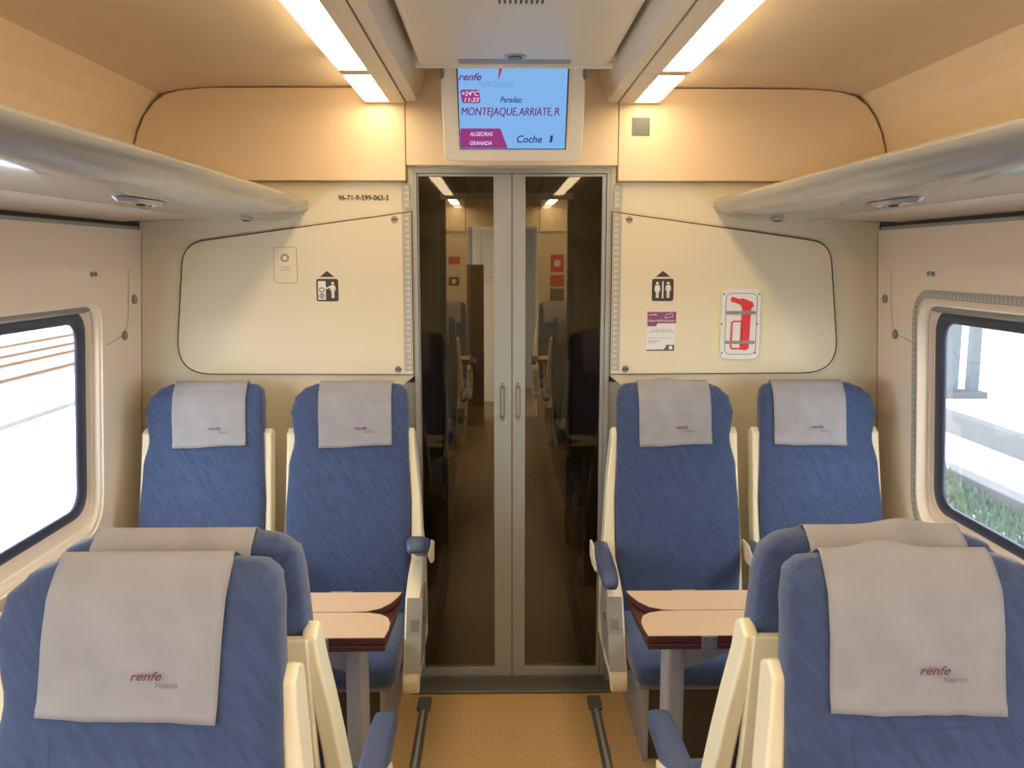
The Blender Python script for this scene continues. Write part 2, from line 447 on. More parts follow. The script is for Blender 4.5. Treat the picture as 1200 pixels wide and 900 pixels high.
# ---------------------------------------------------------------- the double glass door
D = struct(obj('door_1', bx(-.362, .362, -.004, .05, 1.966, 1.984), M['alu']))
jb = bmesh.new()
for s in (-1, 1):
    box(jb, *sorted((s*.345, s*.362)), -.004, .05, 0, 1.966)
obj('jamb', jb, M['alu'], D, bevel=.002)
for s in (-1, 1):
    obj('jamb_cover', bx(*sorted((s*.362, s*.426)), .004, .05, 0, 1.2), M['alu'], D)
obj('threshold', bx(-.385, .385, -.075, .05, 0, .012), M['alud'], D, bevel=.003)
obj('kick_strip', bx(-.362, .362, -.012, .0, .012, .04), M['alud'], D)
leaves = ((-.343, -.340, -.067, -.0012), (.343, .330, .049, .0012))
obj('meeting_seam', bx(-.0016, .0016, .0012, .006, .02, 1.964), M['dark'], D)
for side, go, gi, ce in leaves:
    bm = bmesh.new()
    for x0, x1, z0, z1 in ((side, go, .03, 1.964), (gi, ce, .03, 1.964), (go, gi, .02, .070), (go, gi, 1.955, 1.964)):
        box(bm, *sorted((x0, x1)), .002, .036, z0, z1)
    lf = obj('leaf', bm, M['alu'], D)
    obj('glass', bx(*sorted((go, gi)), .012, .022, .070, 1.955), M['doorglass'], lf)
    hx = -.036 if side < 0 else .0225
    hb = bmesh.new(); prism(hb, rrect(hx-.009, hx+.009, 1.062, 1.19, .009), 'Y', -.002, .003)
    h = obj('recessed_handle', hb, M['alud'], lf, bevel=.001)
    obj('grip', pr(rrect(hx-.0055, hx+.0055, 1.075, 1.178, .005), 'Y', -.004, -.001), M['greyp'], h)
    for z in (1.196, 1.056):
        sb = bmesh.new(); cyl(sb, hx, 0, z, .003, 'Y', .003, 10); obj('handle_screw', sb, M['dark'], lf)
    # curved field of printed dots low on the glass
    db = bmesh.new(); a0, a1 = sorted((go, gi))
    for i in range(46):
        for j in range(60):
            x = a0+.006+i*.0085; z = .52+j*.0085
            if x > a1-.004: continue
            c = .80+.30*(x-.1)*(1 if side < 0 else 1) + .05*math.sin(6*x)
            t = (z-c)/.17
            if abs(t) > 1: continue
            r = .0034*(1-abs(t))**.6
            if r < .0008: continue
            vs = [db.verts.new((x+r*math.cos(k*PI/3), .0117, z+r*math.sin(k*PI/3))) for k in range(6)]; db.faces.new(vs)
    obj('dot_print', db, M['dot'], lf)

# ---------------------------------------------------------------- luggage racks
PROF = [(.737, 1.872), (.728, 1.862), (.730, 1.848), (.745, 1.830), (.775, 1.813), (.83, 1.801), (.92, 1.796), (1.05, 1.797)]
PIN = [(1.05, 1.797), (1.14, 1.796), (1.24, 1.792), (1.350, 1.786)]
TOP = [(1.355, 1.800), (1.0, 1.830), (.80, 1.868), (.76, 1.878)]
def rack(s, label):
    r = empty('luggage_rack', (s*1.36, 0, 1.78)); tag(r, label, 'luggage rack', 'overhead luggage racks')
    off = lambda L: [(s*x-s*1.36, z-1.78) for x, z in L]
    obj('rack_body', pr(off(PROF+[(1.05, 1.815)]+[TOP[2], TOP[3]]), 'Y', YB+.01, -.16), M['rack'], r, smooth=False).data
    o = r.children[-1]
    for p in o.data.polygons: p.use_smooth = len(p.vertices) == 4
    m = o.modifiers.new('es', 'EDGE_SPLIT'); m.split_angle = math.radians(45)
    # end cap with a rounded tip against the wall
    rings = []
    full = PROF+PIN[1:]+TOP
    for y, k in ((-.1585, 0), (-.08, 0), (-.03, .004), (-.008, .012), (-.002, .02)):
        rings.append([(s*(x+(1.36-x)*k)-s*1.36, y, z+k*.25*(1 if z < 1.83 else -1)-1.78) for x, z in full])
    e = obj('end_cap', loft(bmesh.new(), rings), M['rack'], r)
    for p in e.data.polygons: p.use_smooth = len(p.vertices) == 4
    m = e.modifiers.new('es', 'EDGE_SPLIT'); m.split_angle = math.radians(45)
    li = obj('inner_lining', pr(off(PIN+[(1.355, 1.800), (1.05, 1.82)]), 'Y', YB+.01, -.16), M['rackin'], r)
    for y in (-1.13, -.235, -2.3, -3.5):
        small = y > -.3
        L = .07 if small else .15; W = .016 if small else .03
        b = bmesh.new(); n = 24
        A = [(s*.90-s*1.36+s*W*math.sin(2*PI*i/n), y+L*math.cos(2*PI*i/n), 1.797-1.78) for i in range(n)]
        B = [(s*.90-s*1.36+s*W*.7*math.sin(2*PI*i/n), y+L*.85*math.cos(2*PI*i/n), 1.787-1.78) for i in range(n)]
        lt = obj('reading_light', loft(b, [A, B]), M['rack'], r, bevel=.001)
        if not small:
            for q in (-.07, .07):
                c = bmesh.new(); cyl(c, s*.90-s*1.36, y+q, 1.784-1.78, .018, 'Z', .004, 20); obj('lamp_lens', c, M['chrome'], lt)
            obj('switch', bx(s*.90-s*1.36-.006, s*.90-s*1.36+.006, y-.012, y+.012, .0035, .008), M['dark'], lt)
        else:
            obj('switch', bx(s*.90-s*1.36-.008, s*.90-s*1.36+.008, y-.02, y+.02, .004, .008), M['dark'], lt)
rack(-1, 'long glossy grey luggage rack above the left window')
rack(1, 'long glossy grey luggage rack above the right window')

# ---------------------------------------------------------------- ceiling lights
def lightunit(s, y0, y1, label, group='ceiling light units', loc=(0, 0, 0), zoff=0):
    """y0 < y1 ; lens with rounded outer corners in a casing"""
    r = empty('ceiling_light', (s*.45, y1, 2.22)); tag(r, label, 'ceiling light', group)
    X = lambda x: s*(x-.45); Z = lambda z: z-2.22; ys = [y0-y1, 0]
    cs = bmesh.new(); prism(cs, [(X(.379), Z(2.205)), (X(.432), Z(2.203)), (X(.436), Z(2.222)), (X(.518), Z(2.222)), (X(.524), Z(2.262)), (X(.379), Z(2.262))], 'Y', ys[0], ys[1])
    obj('casing', cs, M['casing'], r)
    for ya, yb in ((ys[0], ys[0]+.031), (ys[1]-.031, ys[1])): obj('end_plate', bx(*sorted((X(.431), X(.5185))), ya, yb, Z(2.2045), Z(2.222)), M['casing'], r)
    pts = rnd([(X(.433), ys[0]+.034), (X(.519), ys[0]+.034), (X(.519), ys[1]-.034), (X(.433), ys[1]-.034)], [.002, .06, .06, .002], 8)
    ln = bmesh.new()
    cx = X(.478); cy = (ys[0]+ys[1])/2
    def rg(k, z): return [(cx+(px-cx)*k, cy+(py-cy)*(1-(1-k)*.06), Z(z)) for px, py in pts]
    loft(ln, [rg(1, 2.226), rg(1, 2.210), rg(.97, 2.2065)])
    obj('lens', ln, M['lamp'], r, smooth=False)
    return r
LY = [(-.552, -.0305), (-2.60, -.556), (-4.6, -2.604), (YB, -5.1)]
for s, nm in ((-1, 'left'), (1, 'right')):
    for i, (a, b) in enumerate(LY):
        lab = ['short glowing end section of the %s ceiling light strip, touching the end wall', 'long glowing section of the %s ceiling light strip reaching the top of the photo', 'section of the %s ceiling light strip directly over the photographer', 'rearmost section of the %s ceiling light strip behind the photographer'][i] % nm
        lightunit(s, a, b, lab)

# dropped central ceiling housing
r = empty('ceiling_housing', (0, -.45, 2.25)); tag(r, 'glossy cream ceiling housing in front of the hanging screen', 'ceiling housing')
bm = bmesh.new()
prism(bm, rnd([(-.300, .0), (.300, .0), (.285, .086), (-.285, .086)], [.022, .022, 0, 0], 6), 'Y', YB+.46, 0)
h = obj('housing_shell', bm, M['cpanel'], r)
obj('front_lip', pr(rnd([(-.305, -.008), (.305, -.008), (.305, .012), (-.305, .012)], .005), 'Y', .0, .018), M['bezel'], r, bevel=.002)
obj('slot_strip', bx(-.17, .17, -.075, -.02, -.0015, .0), M['greyp'], r)
c = bmesh.new(); loft(c, [[(.0+.035*math.cos(t*PI/12), -.115+.035*math.sin(t*PI/12), z) for t in range(24)] for z in (0, -.004)]); ds = obj('ceiling_detector', c, M['steel'], r, bevel=.001)
c = bmesh.new(); loft(c, [[(.0+.022*math.cos(t*PI/12), -.115+.022*math.sin(t*PI/12), z) for t in range(24)] for z in (-.004, -.007)]); obj('detector_cap', c, M['greyst'], ds)
vb = bmesh.new()
for i in range(9): box(vb, -.05+i*.0125, -.05+i*.0125+.005, -.75, -.665, -.0012, 0)
obj('vent_slots', vb, M['dark'], r)

# ---------------------------------------------------------------- hanging screen
r = empty('hanging_screen', (0, -.36, 2.27)); r.rotation_euler = (math.radians(-17), 0, 0)
# local: face looks to -y, tilts forward; z runs from 0 (top) down
tag(r, 'hanging passenger information screen in a cream housing above the glass door', 'screen')
r.rotation_euler = (math.radians(17), 0, 0)
H = .305
body = rnd([(-.222, 0), (.220, 0), (.220, -.035), (.230, -.048), (.226, -H), (-.228, -H), (-.234, -.048), (-.222, -.035)], [.0, .0, .0, .006, .025, .025, .006, 0], 5)
obj('housing', pr(body, 'Y', 0, .05), M['bezel'], r, bevel=.005)
obj('screen_recess', pr([(-.183, -.006), (.177, -.006), (.173, -.265), (-.177, -.265)], 'Y', -.002, .0), M['dark'], r)
sx0, sx1, sz0, sz1 = -.178, .172, -.262, -.008
pane = obj('display', pr([(sx0, sz1), (sx1, sz1), (sx1-.003, sz0), (sx0+.003, sz0)], 'Y', -.004, -.002), M['screen'], r)
def sU(u): return sx0+(sx1-sx0)*u
def sV(v): return sz1+(sz0-sz1)*v
def st(body, u0, u1, v0, v1, m, sh=.22, bold=.018, y=-.0046): return flat_text('screen_text', body, sU(u0), sU(u1), sV(v1), sV(v0), y, m, pane, sh, bold)
obj('clock_badge', pr(rnd([(sU(.015), sV(.27)), (sU(.19), sV(.27)), (sU(.205), sV(.435)), (sU(.035), sV(.435))], .008), 'Y', -.0043, -.004), M['scr_m'], pane)
obj('destination_badge', pr(rnd([(sU(.01), sV(.745)), (sU(.385), sV(.745)), (sU(.455), sV(.995)), (sU(.01), sV(.995))], [.008, .008, 0, 0]), 'Y', -.0043, -.004), M['scr_m'], pane)
obj('corner_flash', pr([(sU(.375), sV(.0)), (sU(.41), sV(.0)), (sU(.37), sV(.15)), (sU(.365), sV(.14))], 'Y', -.0043, -.004), M['scr_r'], pane)
st('renfe', .005, .215, .07, .16, M['scr_p'], .35, .02)
st('Media Distancia', .18, .50, .165, .235, M['scr_t'], .3, 0)
st('+24°C', .03, .19, .285, .345, M['scr_w'])
st('11:33', .055, .19, .365, .42, M['scr_w'])
st('Paradas:', .385, .59, .355, .425, M['scr_n'])
for dx in (0, .003):
    st('MONTEJAQUE,', .025+dx, .545+dx, .487, .615, M['scr_p'], .15, 0)
    st('ARRIATE,', .555+dx, .865+dx, .487, .600, M['scr_p'], .15, 0)
st('R', .885, .937, .487, .583, M['scr_p'], .15, .008)
st('ALGECIRAS', .10, .315, .79, .84, M['scr_w'], .2)
st('GRANADA', .10, .305, .905, .955, M['scr_w'], .2)
st('Coche', .54, .775, .83, .925, M['scr_n'], .2)
st('1', .845, .88, .83, .92, M['scr_n'], .08)
for s in (-1, 1):
    obj('hanger_bracket', bx(*sorted((s*.226, s*.236)), .0, .03, -.045, .03), M['alud'], r)

# ---------------------------------------------------------------- notices on the end wall
def plate(name, pts, Y0, Y1, m, label, cat, bevel=0, group=None):
    o = obj(name, pr(pts, 'Y', Y0, Y1), m, bevel=bevel); tag(o, label, cat, group); return o
Yp = -.0085
t = flat_text('coach_number', '96-71-9-599-063-3', -.630, -.448, 1.868, 1.888, -.0012, M['ink'], None, 0, .03)
tag(t, 'black vehicle number printed on the cream wall above the left panel', 'lettering')
p = plate('call_point_cover', rrect(-.868, -.786, 1.573, 1.70, .012), -.0105, Yp, M['wall'], 'small blank cream cover plate with a round key symbol on the left panel', 'cover plate', .001)
bm = bmesh.new(); ribbon(bm, rrect(-.869, -.785, 1.572, 1.701, .012), .002, 'Y', -.0092, Yp, True); obj('rim_line', bm, M['softseam'], p)
bm = bmesh.new(); ribbon(bm, circ(-.828, 1.662, .012, 20), .006, 'Y', -.0125, -.0105, True); obj('ring_symbol', bm, M['greyp'], p)
flat_text('small_print', 'AVISO', -.842, -.814, 1.626, 1.632, -.0107, M['softseam'], p, 0, .02); flat_text('small_print', 'SOS-AYUDA', -.846, -.808, 1.617, 1.623, -.0107, M['softseam'], p, 0, .02)

def picto(cx, cz, kind, label):
    o = plate('pictogram_sign', rrect(cx-.040, cx+.040, cz-.052, cz+.030, .009), Yp-.001, Yp, M['ink'], label, 'sign', 0, 'pictogram signs')
    obj('arrow', pr([(cx-.027, cz+.037), (cx+.027, cz+.037), (cx, cz+.059)], 'Y', Yp-.001, Yp), M['ink'], o)
    Y0, Y1 = Yp-.0016, Yp-.001
    def man(x, z, dress=False):
        b = bmesh.new(); prism(b, circ(x, z+.020, .0052, 12), 'Y', Y0, Y1)
        prism(b, [(x-.006, z+.013), (x+.006, z+.013), (x+.0085, z+.010), (x+.011, z-.006), (x+.0085, z-.007), (x+.006, z+.004),
                  ((x+.009) if dress else (x+.0055), z-.012), (x+.005, z-.012), (x+.005, z-.034), (x+.0008, z-.034), (x+.0008, z-.013), (x-.0008, z-.013), (x-.0008, z-.034), (x-.005, z-.034),
                  (x-.005, z-.012), ((x-.009) if dress else (x-.0055), z-.012), (x-.006, z+.004), (x-.0085, z-.007), (x-.011, z-.006), (x-.0085, z+.010)], 'Y', Y0, Y1)
        obj('figure', b, M['white'], o)
    if kind == 'wc':
        man(cx-.020, cz-.006, True); man(cx+.020, cz-.006); obj('divider', pr([(cx-.0025, cz-.042), (cx+.0025, cz-.042), (cx+.0025, cz+.021), (cx-.0025, cz+.021)], 'Y', Y0, Y1), M['white'], o)
    else:
        man(cx+.020, cz-.006)
        obj('raised_arm', pr([(cx+.012, cz+.006), (cx-.002, cz-.002), (cx-.006, cz+.004), (cx-.008, cz+.001), (cx-.003, cz-.008), (cx+.012, cz-.001)], 'Y', Y0, Y1), M['white'], o)
        f = obj('cabinet', pr([(cx-.034, cz-.046), (cx-.006, cz-.046), (cx-.006, cz+.022), (cx-.034, cz+.022)], 'Y', Y0, Y1), M['white'], o)
        b = bmesh.new(); ribbon(b, circ(cx-.020, cz-.010, .008, 16), .003, 'Y', Y0-.0006, Y0, True); ribbon(b, circ(cx-.020, cz-.032, .008, 16), .003, 'Y', Y0-.0006, Y0, True)
        prism(b, [(cx-.023, cz-.036), (cx-.018, cz-.036), (cx-.017, cz-.028), (cx-.022, cz-.028)], 'Y', Y0-.0006, Y0)
        obj('cabinet_rings', b, M['ink'], f)
picto(-.677, 1.556, 'cab', 'black square pictogram of a figure beside a cabinet, on the left panel')
picto(.556, 1.556, 'wc', 'black square pictogram of a woman and a man, on the right panel')

# purple and white surveillance notice
p = plate('notice_sticker', [(.499, 1.319), (.607, 1.319), (.609, 1.465), (.501, 1.465)], Yp-.001, Yp, M['paper'], 'purple and white notice sticker below the toilet pictogram', 'sticker')
Y1 = Yp-.001; Y0 = Yp-.0016
obj('purple_header', pr([(.5015, 1.4645), (.6085, 1.4645), (.6085, 1.422), (.540, 1.422), (.533, 1.411), (.5015, 1.411)], 'Y', Y0, Y1), M['purplel'], p)
obj('grey_footer', pr([(.4995, 1.3195), (.604, 1.3195), (.604, 1.342), (.575, 1.342), (.566, 1.325), (.4995, 1.324)], 'Y', Y0, Y1), M['gprint'], p)
c = bmesh.new(); prism(c, circ(.590, 1.3315, .0075), 'Y', Y0-.0004, Y0); obj('round_mark', c, M['white'], p)
def nt(b, x0, x1, z0, z1, m, sh=0, y=Y0-.0004): flat_text('print', b, x0, x1, z0, z1, y, m, p, sh, .015)
nt('renfe', .506, .537, 1.451, 1.458, M['white'], .3)
nt('ZONA VIDEOVIGILADA', .504, .604, 1.428, 1.435, M['white'])
c = bmesh.new(); ribbon(c, rnd([(.565, 1.440), (.572, 1.455), (.594, 1.459), (.597, 1.447), (.575, 1.443)], .003), .0018, 'Y', Y0-.0004, Y0, True); obj('camera_outline', c, M['white'], p)
nt('LEY ORGANICA 15/1999', .519, .592, 1.396, 1.400, M['gprint'], 0, Y0); nt('DE PROTECCION DE DATOS', .511, .600, 1.389, 1.393, M['gprint'], 0, Y0)
nt('PUEDE EJERCITAR SUS DERECHOS ANTE', .504, .598, 1.366, 1.369, M['gprint'], 0, Y0); nt('RENFE OPERADORA', .504, .55, 1.355, 1.3585, M['gprint'], 0, Y0); nt('VIAJEROS', .504, .535, 1.348, 1.3515, M['gprint'], 0, Y0)

# emergency saw and hammer cabinet cover
f = plate('faded_film', rrect(.743, .956, 1.265, 1.575, .03), Yp-.0004, Yp, M['yellowg'], 'faded yellowish film mark around the red tool cover', 'film')
p = plate('tool_case', rrect(.774, .920, 1.287, 1.552, .028), Yp-.010, Yp-.0004, M['paper'], 'clear white emergency tool case with a red saw and hammer', 'tool case', .003)
Yt = Yp-.0102
bm = bmesh.new(); ribbon(bm, rrect(.790, .905, 1.307, 1.533, .024), .0018, 'Y', Yt-.0006, Yt, True); obj('dashed_outline', bm, M['ink'], p)
hb = bmesh.new()
prism(hb, rnd([(.806, 1.512), (.812, 1.521), (.842, 1.511), (.848, 1.516), (.888, 1.501), (.893, 1.487), (.883, 1.476), (.879, 1.330), (.868, 1.322), (.846, 1.325), (.850, 1.475), (.845, 1.490), (.833, 1.495), (.808, 1.503)], .003, 3), 'Y', Yt-.003, Yt)
hm = obj('red_hammer', hb, M['red'], p, bevel=.0008)
sb = bmesh.new(); ribbon(sb, rnd([(.850, 1.328), (.812, 1.328), (.814, 1.430), (.852, 1.430)], [0, .008, .008, 0], 4), .0055, 'Y', Yt-.003, Yt)
for i in range(10):
    z = 1.338+i*.009; prism(sb, [(.852, z), (.852, z+.008), (.843, z+.004)], 'Y', Yt-.003, Yt)
obj('red_saw', sb, M['red'], p)
for z in (1.352, 1.462):
    obj('strap', bx(.788 if z < 1.4 else .792, .900, Yt-.0045, Yt-.003, z-.006, z+.006), M['greyp'], p)
for x, z in ((.781, 1.53), (.912, 1.53), (.776, 1.42), (.908, 1.42), (.780, 1.312), (.904, 1.312)):
    c = bmesh.new(); cyl(c, x, Yt-.001, z, .0035, 'Y', .002, 10); obj('rivet', c, M['greyst'], p)

o = plate('reflective_square', [(.428, 2.095), (.492, 2.095), (.492, 2.158), (.428, 2.158)], -.0325, -.0305, M['greyst'], 'small grey square tag on the upper wall right of the screen', 'tag', .001)

# ---------------------------------------------------------------- floor rails
def frail(x, label):
    r = empty('floor_rail', (x, 0, 0)); tag(r, label, 'floor rail', 'floor rails')
    obj('rail', pr(rnd([(-.018, 0), (.018, 0), (.013, .008), (-.013, .008)], 0), 'Y', -6.0, -.20), M['alud'], r)
    obj('bright_groove', bx(-.005, .005, -6.0, -.20, .0075, .0095), M['orn'], r)
    obj('end_stop', pr(rrect(-.025, .025, -.205, -.115, .008), 'Z', 0, .014), M['alud'], r, bevel=.004)
frail(-.33, 'grey metal floor rail along the left side of the aisle')
frail(.307, 'grey metal floor rail along the right side of the aisle')

# ---------------------------------------------------------------- seats
OUT = [(.40, .212), (.77, .222), (.93, .214), (1.03, .195), (1.08, .202), (1.12, .209), (1.17, .196), (1.20, .168), (1.214, .135), (1.221, .10)]
INN = [(.40, .215), (.77, .216), (1.0, .209), (1.15, .205), (1.19, .200), (1.208, .187), (1.216, .17), (1.221, .14)]
THK = [(.40, .10), (.75, .095), (1.0, .085), (1.17, .088), (1.195, .076), (1.211, .055), (1.221, .02)]
FR = [(.40, -.010), (.47, .0), (.62, .022), (.80, .082), (1.0, .132), (1.12, .150), (1.18, .166), (1.221, .200)]
def backgeo(side, z):
    o = lerp(OUT, z); i = lerp(INN, z)
    xa, xb = sorted((side*o, -side*i)); return (xa+xb)/2, (xb-xa)/2
def fy(z):   # front line, linear pieces smoothed
    for (a, va), (b, vb) in zip(FR, FR[1:]):
        if z <= b: return va+(vb-va)*(z-a)/(b-a)
    return FR[-1][1]
NE = 5.0
def bsurf(side, x, z, off=0):
    c, h = backgeo(side, z); t = lerp(THK, z)/2
    s = max(-.999, min(.999, (x-c)/h))
    d = (1-abs(s)**NE)**(1/NE)
    return (x, fy(z)+t-(t+.0)*d-off, z)
def ring_back(side, z, n=44, yoff=0):
    c, h = backgeo(side, z); t = lerp(THK, z)/2; y0 = fy(z)+t; R = []
    for k in range(n):
        a = 2*PI*k/n; ca, sa = math.cos(a), math.sin(a)
        R.append((c+h*math.copysign(abs(ca)**(2/NE), ca), y0+yoff+t*math.copysign(abs(sa)**(2/NE), sa), z))
    return R
ZS = [.40+.02*i for i in range(38)]+[1.155, 1.165, 1.175, 1.185, 1.192, 1.199, 1.205, 1.211, 1.216, 1.221]

def strip3(bm, pts, wid, fn):
    for a, b in zip(pts, pts[1:]):
        va, vb = Vector(a), Vector(b); n = Vector((-(vb-va).y, (vb-va).x)).normalized()*wid/2
        bm.faces.new([bm.verts.new(fn(p.x, p.y)) for p in (va+n, vb+n, vb-n, va-n)])

def make_seat(side, aisle, arm_tilt=0, name='train_seat'):
    r = empty(name, (0, 0, 0)); inn = -side
    back = obj('backrest', loft(bmesh.new(), [ring_back(side, z) for z in ZS]), M['fab'], r, smooth=True)
    sm = bmesh.new(); fn = lambda x, z: bsurf(side, x, z, .0012)
    for x in (-.118, .118): strip3(sm, [(x, .465+i*.026) for i in range(21)], .0013, fn)
    for z in (.985, .965, .66): strip3(sm, [(-.118+i*.0236, z) for i in range(11)], .0013, fn)
    obj('seams', sm, M['thread'], back)
    # cushion: front to back loft of rounded sections
    rings = []
    for y, hz, zt, hw in ((-.405, .012, .430, .17), (-.402, .028, .440, .195), (-.390, .045, .455, .208), (-.36, .055, .468, .215), (-.30, .055, .472, .218), (-.15, .052, .466, .218), (0, .05, .455, .215), (.055, .05, .455, .21)):
        zc = zt-hz; R = []
        for k in range(40):
            a = 2*PI*k/40; ca, sa = math.cos(a), math.sin(a)
            R.append((hw*math.copysign(abs(ca)**.4, ca), y, zc+hz*math.copysign(abs(sa)**.4, sa)))
        rings.append(R)
    obj('seat_cushion', loft(bmesh.new(), rings), M['fab'], r, smooth=True)
    obj('seat_pan', bx(-.20, .20, -.34, .05, .33, .37), M['greyp'], r, bevel=.01)
    # rear shell
    sh = bmesh.new(); A = []
    for z in [.36+.05*i for i in range(14)]+[1.045]:
        y = fy(max(z, .42))+lerp(THK, max(z, .42))-.006; A.append((y, z))
    pts = A+[(y+.022, z) for y, z in A[::-1]]
    prism(sh, pts, 'X', -.212, .212); obj('back_shell', sh, M['cream'], r, bevel=.004)
    # side blades either side of the backrest
    def blade(x0, x1, foot):
        F = [(fy(z)+.028, z) for z in (.62, .72, .82, .92, 1.0, 1.045)]
        B = [(fy(z)+.095, z) for z in (1.045, 1.0, .9, .8, .7, .6)]
        if foot:
            pts = [(-.045, .60), ]+F+[(fy(1.06)+.055, 1.062)]+B+[(.10, .33), (-.02, .33), (-.10, .315), (-.22, .318), (-.245, .292), (-.268, .287), (-.280, .31), (-.275, .35), (-.20, .45), (-.14, .56)]
        else:
            pts = F+[(fy(1.06)+.055, 1.062)]+B+[(.10, .36), (.0, .36)]
        bm = pr(pts, 'X', *sorted((x0, x1)))
        T = [(.3, .272), (.6, .268), (.8, .250), (1.06, .225)] if foot else [(.3, .25), (1.06, .232)]
        if abs(x1) > .23:   # the outer face flares outwards towards the floor
            for v in bm.verts:
                if abs(v.co.x-x0) < 1e-4: v.co.x = math.copysign(.2185-.02*max(0, (v.co.z-.8)/.26), x1)
            for v in bm.verts:
                if abs(v.co.x-x1) < 1e-4: v.co.x = math.copysign(lerp(T, v.co.z), x1)
        return bm
    xi = inn*.2185
    obj('side_panel', blade(xi, inn*.255, aisle), M['cream'], r, bevel=.007)
    obj('side_panel', blade(side*.190, side*.2235, False), M['cream'], r, bevel=.006)
    if aisle:
        g = pr(rnd([(-.12, .565), (-.01, .565), (.02, .45), (-.07, .36), (-.245, .36), (-.195, .455)], .012, 3), 'X', *sorted((inn*.262, inn*.276)))
        gi = obj('grey_insert', g, M['greyp'], r, bevel=.002)
        # front facing part of the insert
        g = bmesh.new(); prism(g, [(-.148, .560), (-.205, .452), (-.272, .362), (-.262, .356), (-.19, .445), (-.135, .552)], 'X', *sorted((inn*.226, inn*.276)))
        obj('insert_front', g, M['greyp'], gi)
        obj('recline_button', pr(rrect(-.14, -.115, .47, .495, .005), 'X', *sorted((inn*.275, inn*.281))), M['alud'], gi, bevel=.002)
        obj('recline_button_front', pr([(-.180, .497), (-.194, .472), (-.200, .474), (-.186, .499)], 'X', *sorted((inn*.240, inn*.262))), M['alud'], gi)
    # armrest
    ax = inn*((.262 if arm_tilt else .274) if aisle else .252); wd = .028 if aisle else .021
    e = bmesh.new()
    L = .33; R_ = []
    for y, t, z0, k in ((0, .020, 0, .8), (-.01, .024, 0, 1), (-.10, .024, 0, 1), (-.25, .023, -.004, .98), (-.31, .021, -.010, .9), (-.328, .014, -.016, .7), (-.334, .006, -.02, .4)):
        R_.append([(wd*k*math.copysign(abs(math.cos(a))**.5, math.cos(a)), y, z0+t*math.copysign(abs(math.sin(a))**.5, math.sin(a))) for a in [2*PI*q/28 for q in range(28)]])
    ap = obj('armrest', loft(e, R_), M['armp'], r, smooth=True)
    ap.location = (ax, .075, .655); ap.rotation_euler = (arm_tilt, 0, 0)
    if arm_tilt: ap.scale = (1.15, 1, 1.2)
    br = bmesh.new()
    prism(br, rnd([(.022, .022), (-.06, .02), (-.16, -.018), (-.16, -.034), (-.05, -.045), (.022, -.035)], .008, 3), 'X', *sorted((inn*(wd-.004), inn*(wd+.004))))
    obj('arm_bracket', br, M['cream'], ap, bevel=.002)
    pv = bmesh.new(); cyl(pv, -inn*.022, -.005, -.008, .017, 'X', inn*.02, 20); obj('arm_pivot', pv, M['cream'], ap)
    return r

def make_cover(side, seat_loc, rz, skew=0, lift=0, wr=0, shift=0, cxo=0):
    """white headrest cloth draped over the top of a backrest"""
    r = empty('headrest_cover', seat_loc, rz)
    bm = bmesh.new(); nx = 28
    cx = side*-.005+cxo
    rows = []
    zs = [1.007+.0112*i for i in range(14)]+[1.165, 1.175, 1.185, 1.193, 1.200, 1.207, 1.213, 1.218]
    def wid(z): return .128
    for z in zs:
        row = []
        for i in range(nx+1):
            u = i/nx*2-1; x = cx+u*wid(z)+shift*(1.2-z)
            zz = max(.94, z + (skew*.35*u if z < 1.0 else 0))
            p = bsurf(side, x, z, .004+wr*(math.sin(u*9+z*37)+math.sin(u*17-z*22))*.5*max(0, min(1, (1.2-z)*10))+(.003 if z < 1.02 else 0))
            dz = skew*.35*u*max(0, (1.08-z)/.08) + .0012*math.sin(u*5)
            row.append((p[0], p[1], z+(dz if z < 1.08 else 0)))
        rows.append(row)
    ft = fy(1.221); hump = lift
    for k, (dy, dz) in enumerate(((.006, .0045), (.014, .007), (.022, .0045))):
        rows.append([(cx+(i/nx*2-1)*.127, fy(1.218)+.004+dy, 1.221+dz+hump*math.exp(-((i/nx-.38)/.16)**2)*(1 if k == 1 else .7)) for i in range(nx+1)])
    for z in (1.216, 1.208, 1.195, 1.17, 1.14, 1.11):
        y = fy(z)+lerp(THK, z)+.005
        rows.append([(cx+(i/nx*2-1)*.127, y, z) for i in range(nx+1)])
    V = [[bm.verts.new(p) for p in row] for row in rows]
    for a, b in zip(V, V[1:]):
        for i in range(nx): bm.faces.new((a[i], a[i+1], b[i+1], b[i]))
    o = obj('cloth', bm, M['cloth'], r, smooth=True)
    m = o.modifiers.new('solid', 'SOLIDIFY'); m.thickness = .0012; m.offset = 0
    fn = lambda x, z: bsurf(side, x, z, .0085+wr)
    L = bmesh.new(); text(L, 'renfe', -.001+cx+shift*.06, .044+cx+shift*.06, 1.066, 1.0785, fn, .35, .012)
    me = bpy.data.meshes.new('logo'); L.to_mesh(me); L.free(); me.materials.append(M['purple']); link(bpy.data.objects.new('logo', me), r)
    L = bmesh.new(); text(L, 'Viajeros', shift*.06+.035+cx, .067+cx+shift*.06, 1.053, 1.0635, fn, .3, 0)
    me = bpy.data.meshes.new('logo_subtitle'); L.to_mesh(me); L.free(); me.materials.append(M['gprint']); link(bpy.data.objects.new('logo_subtitle', me), r)
    return r

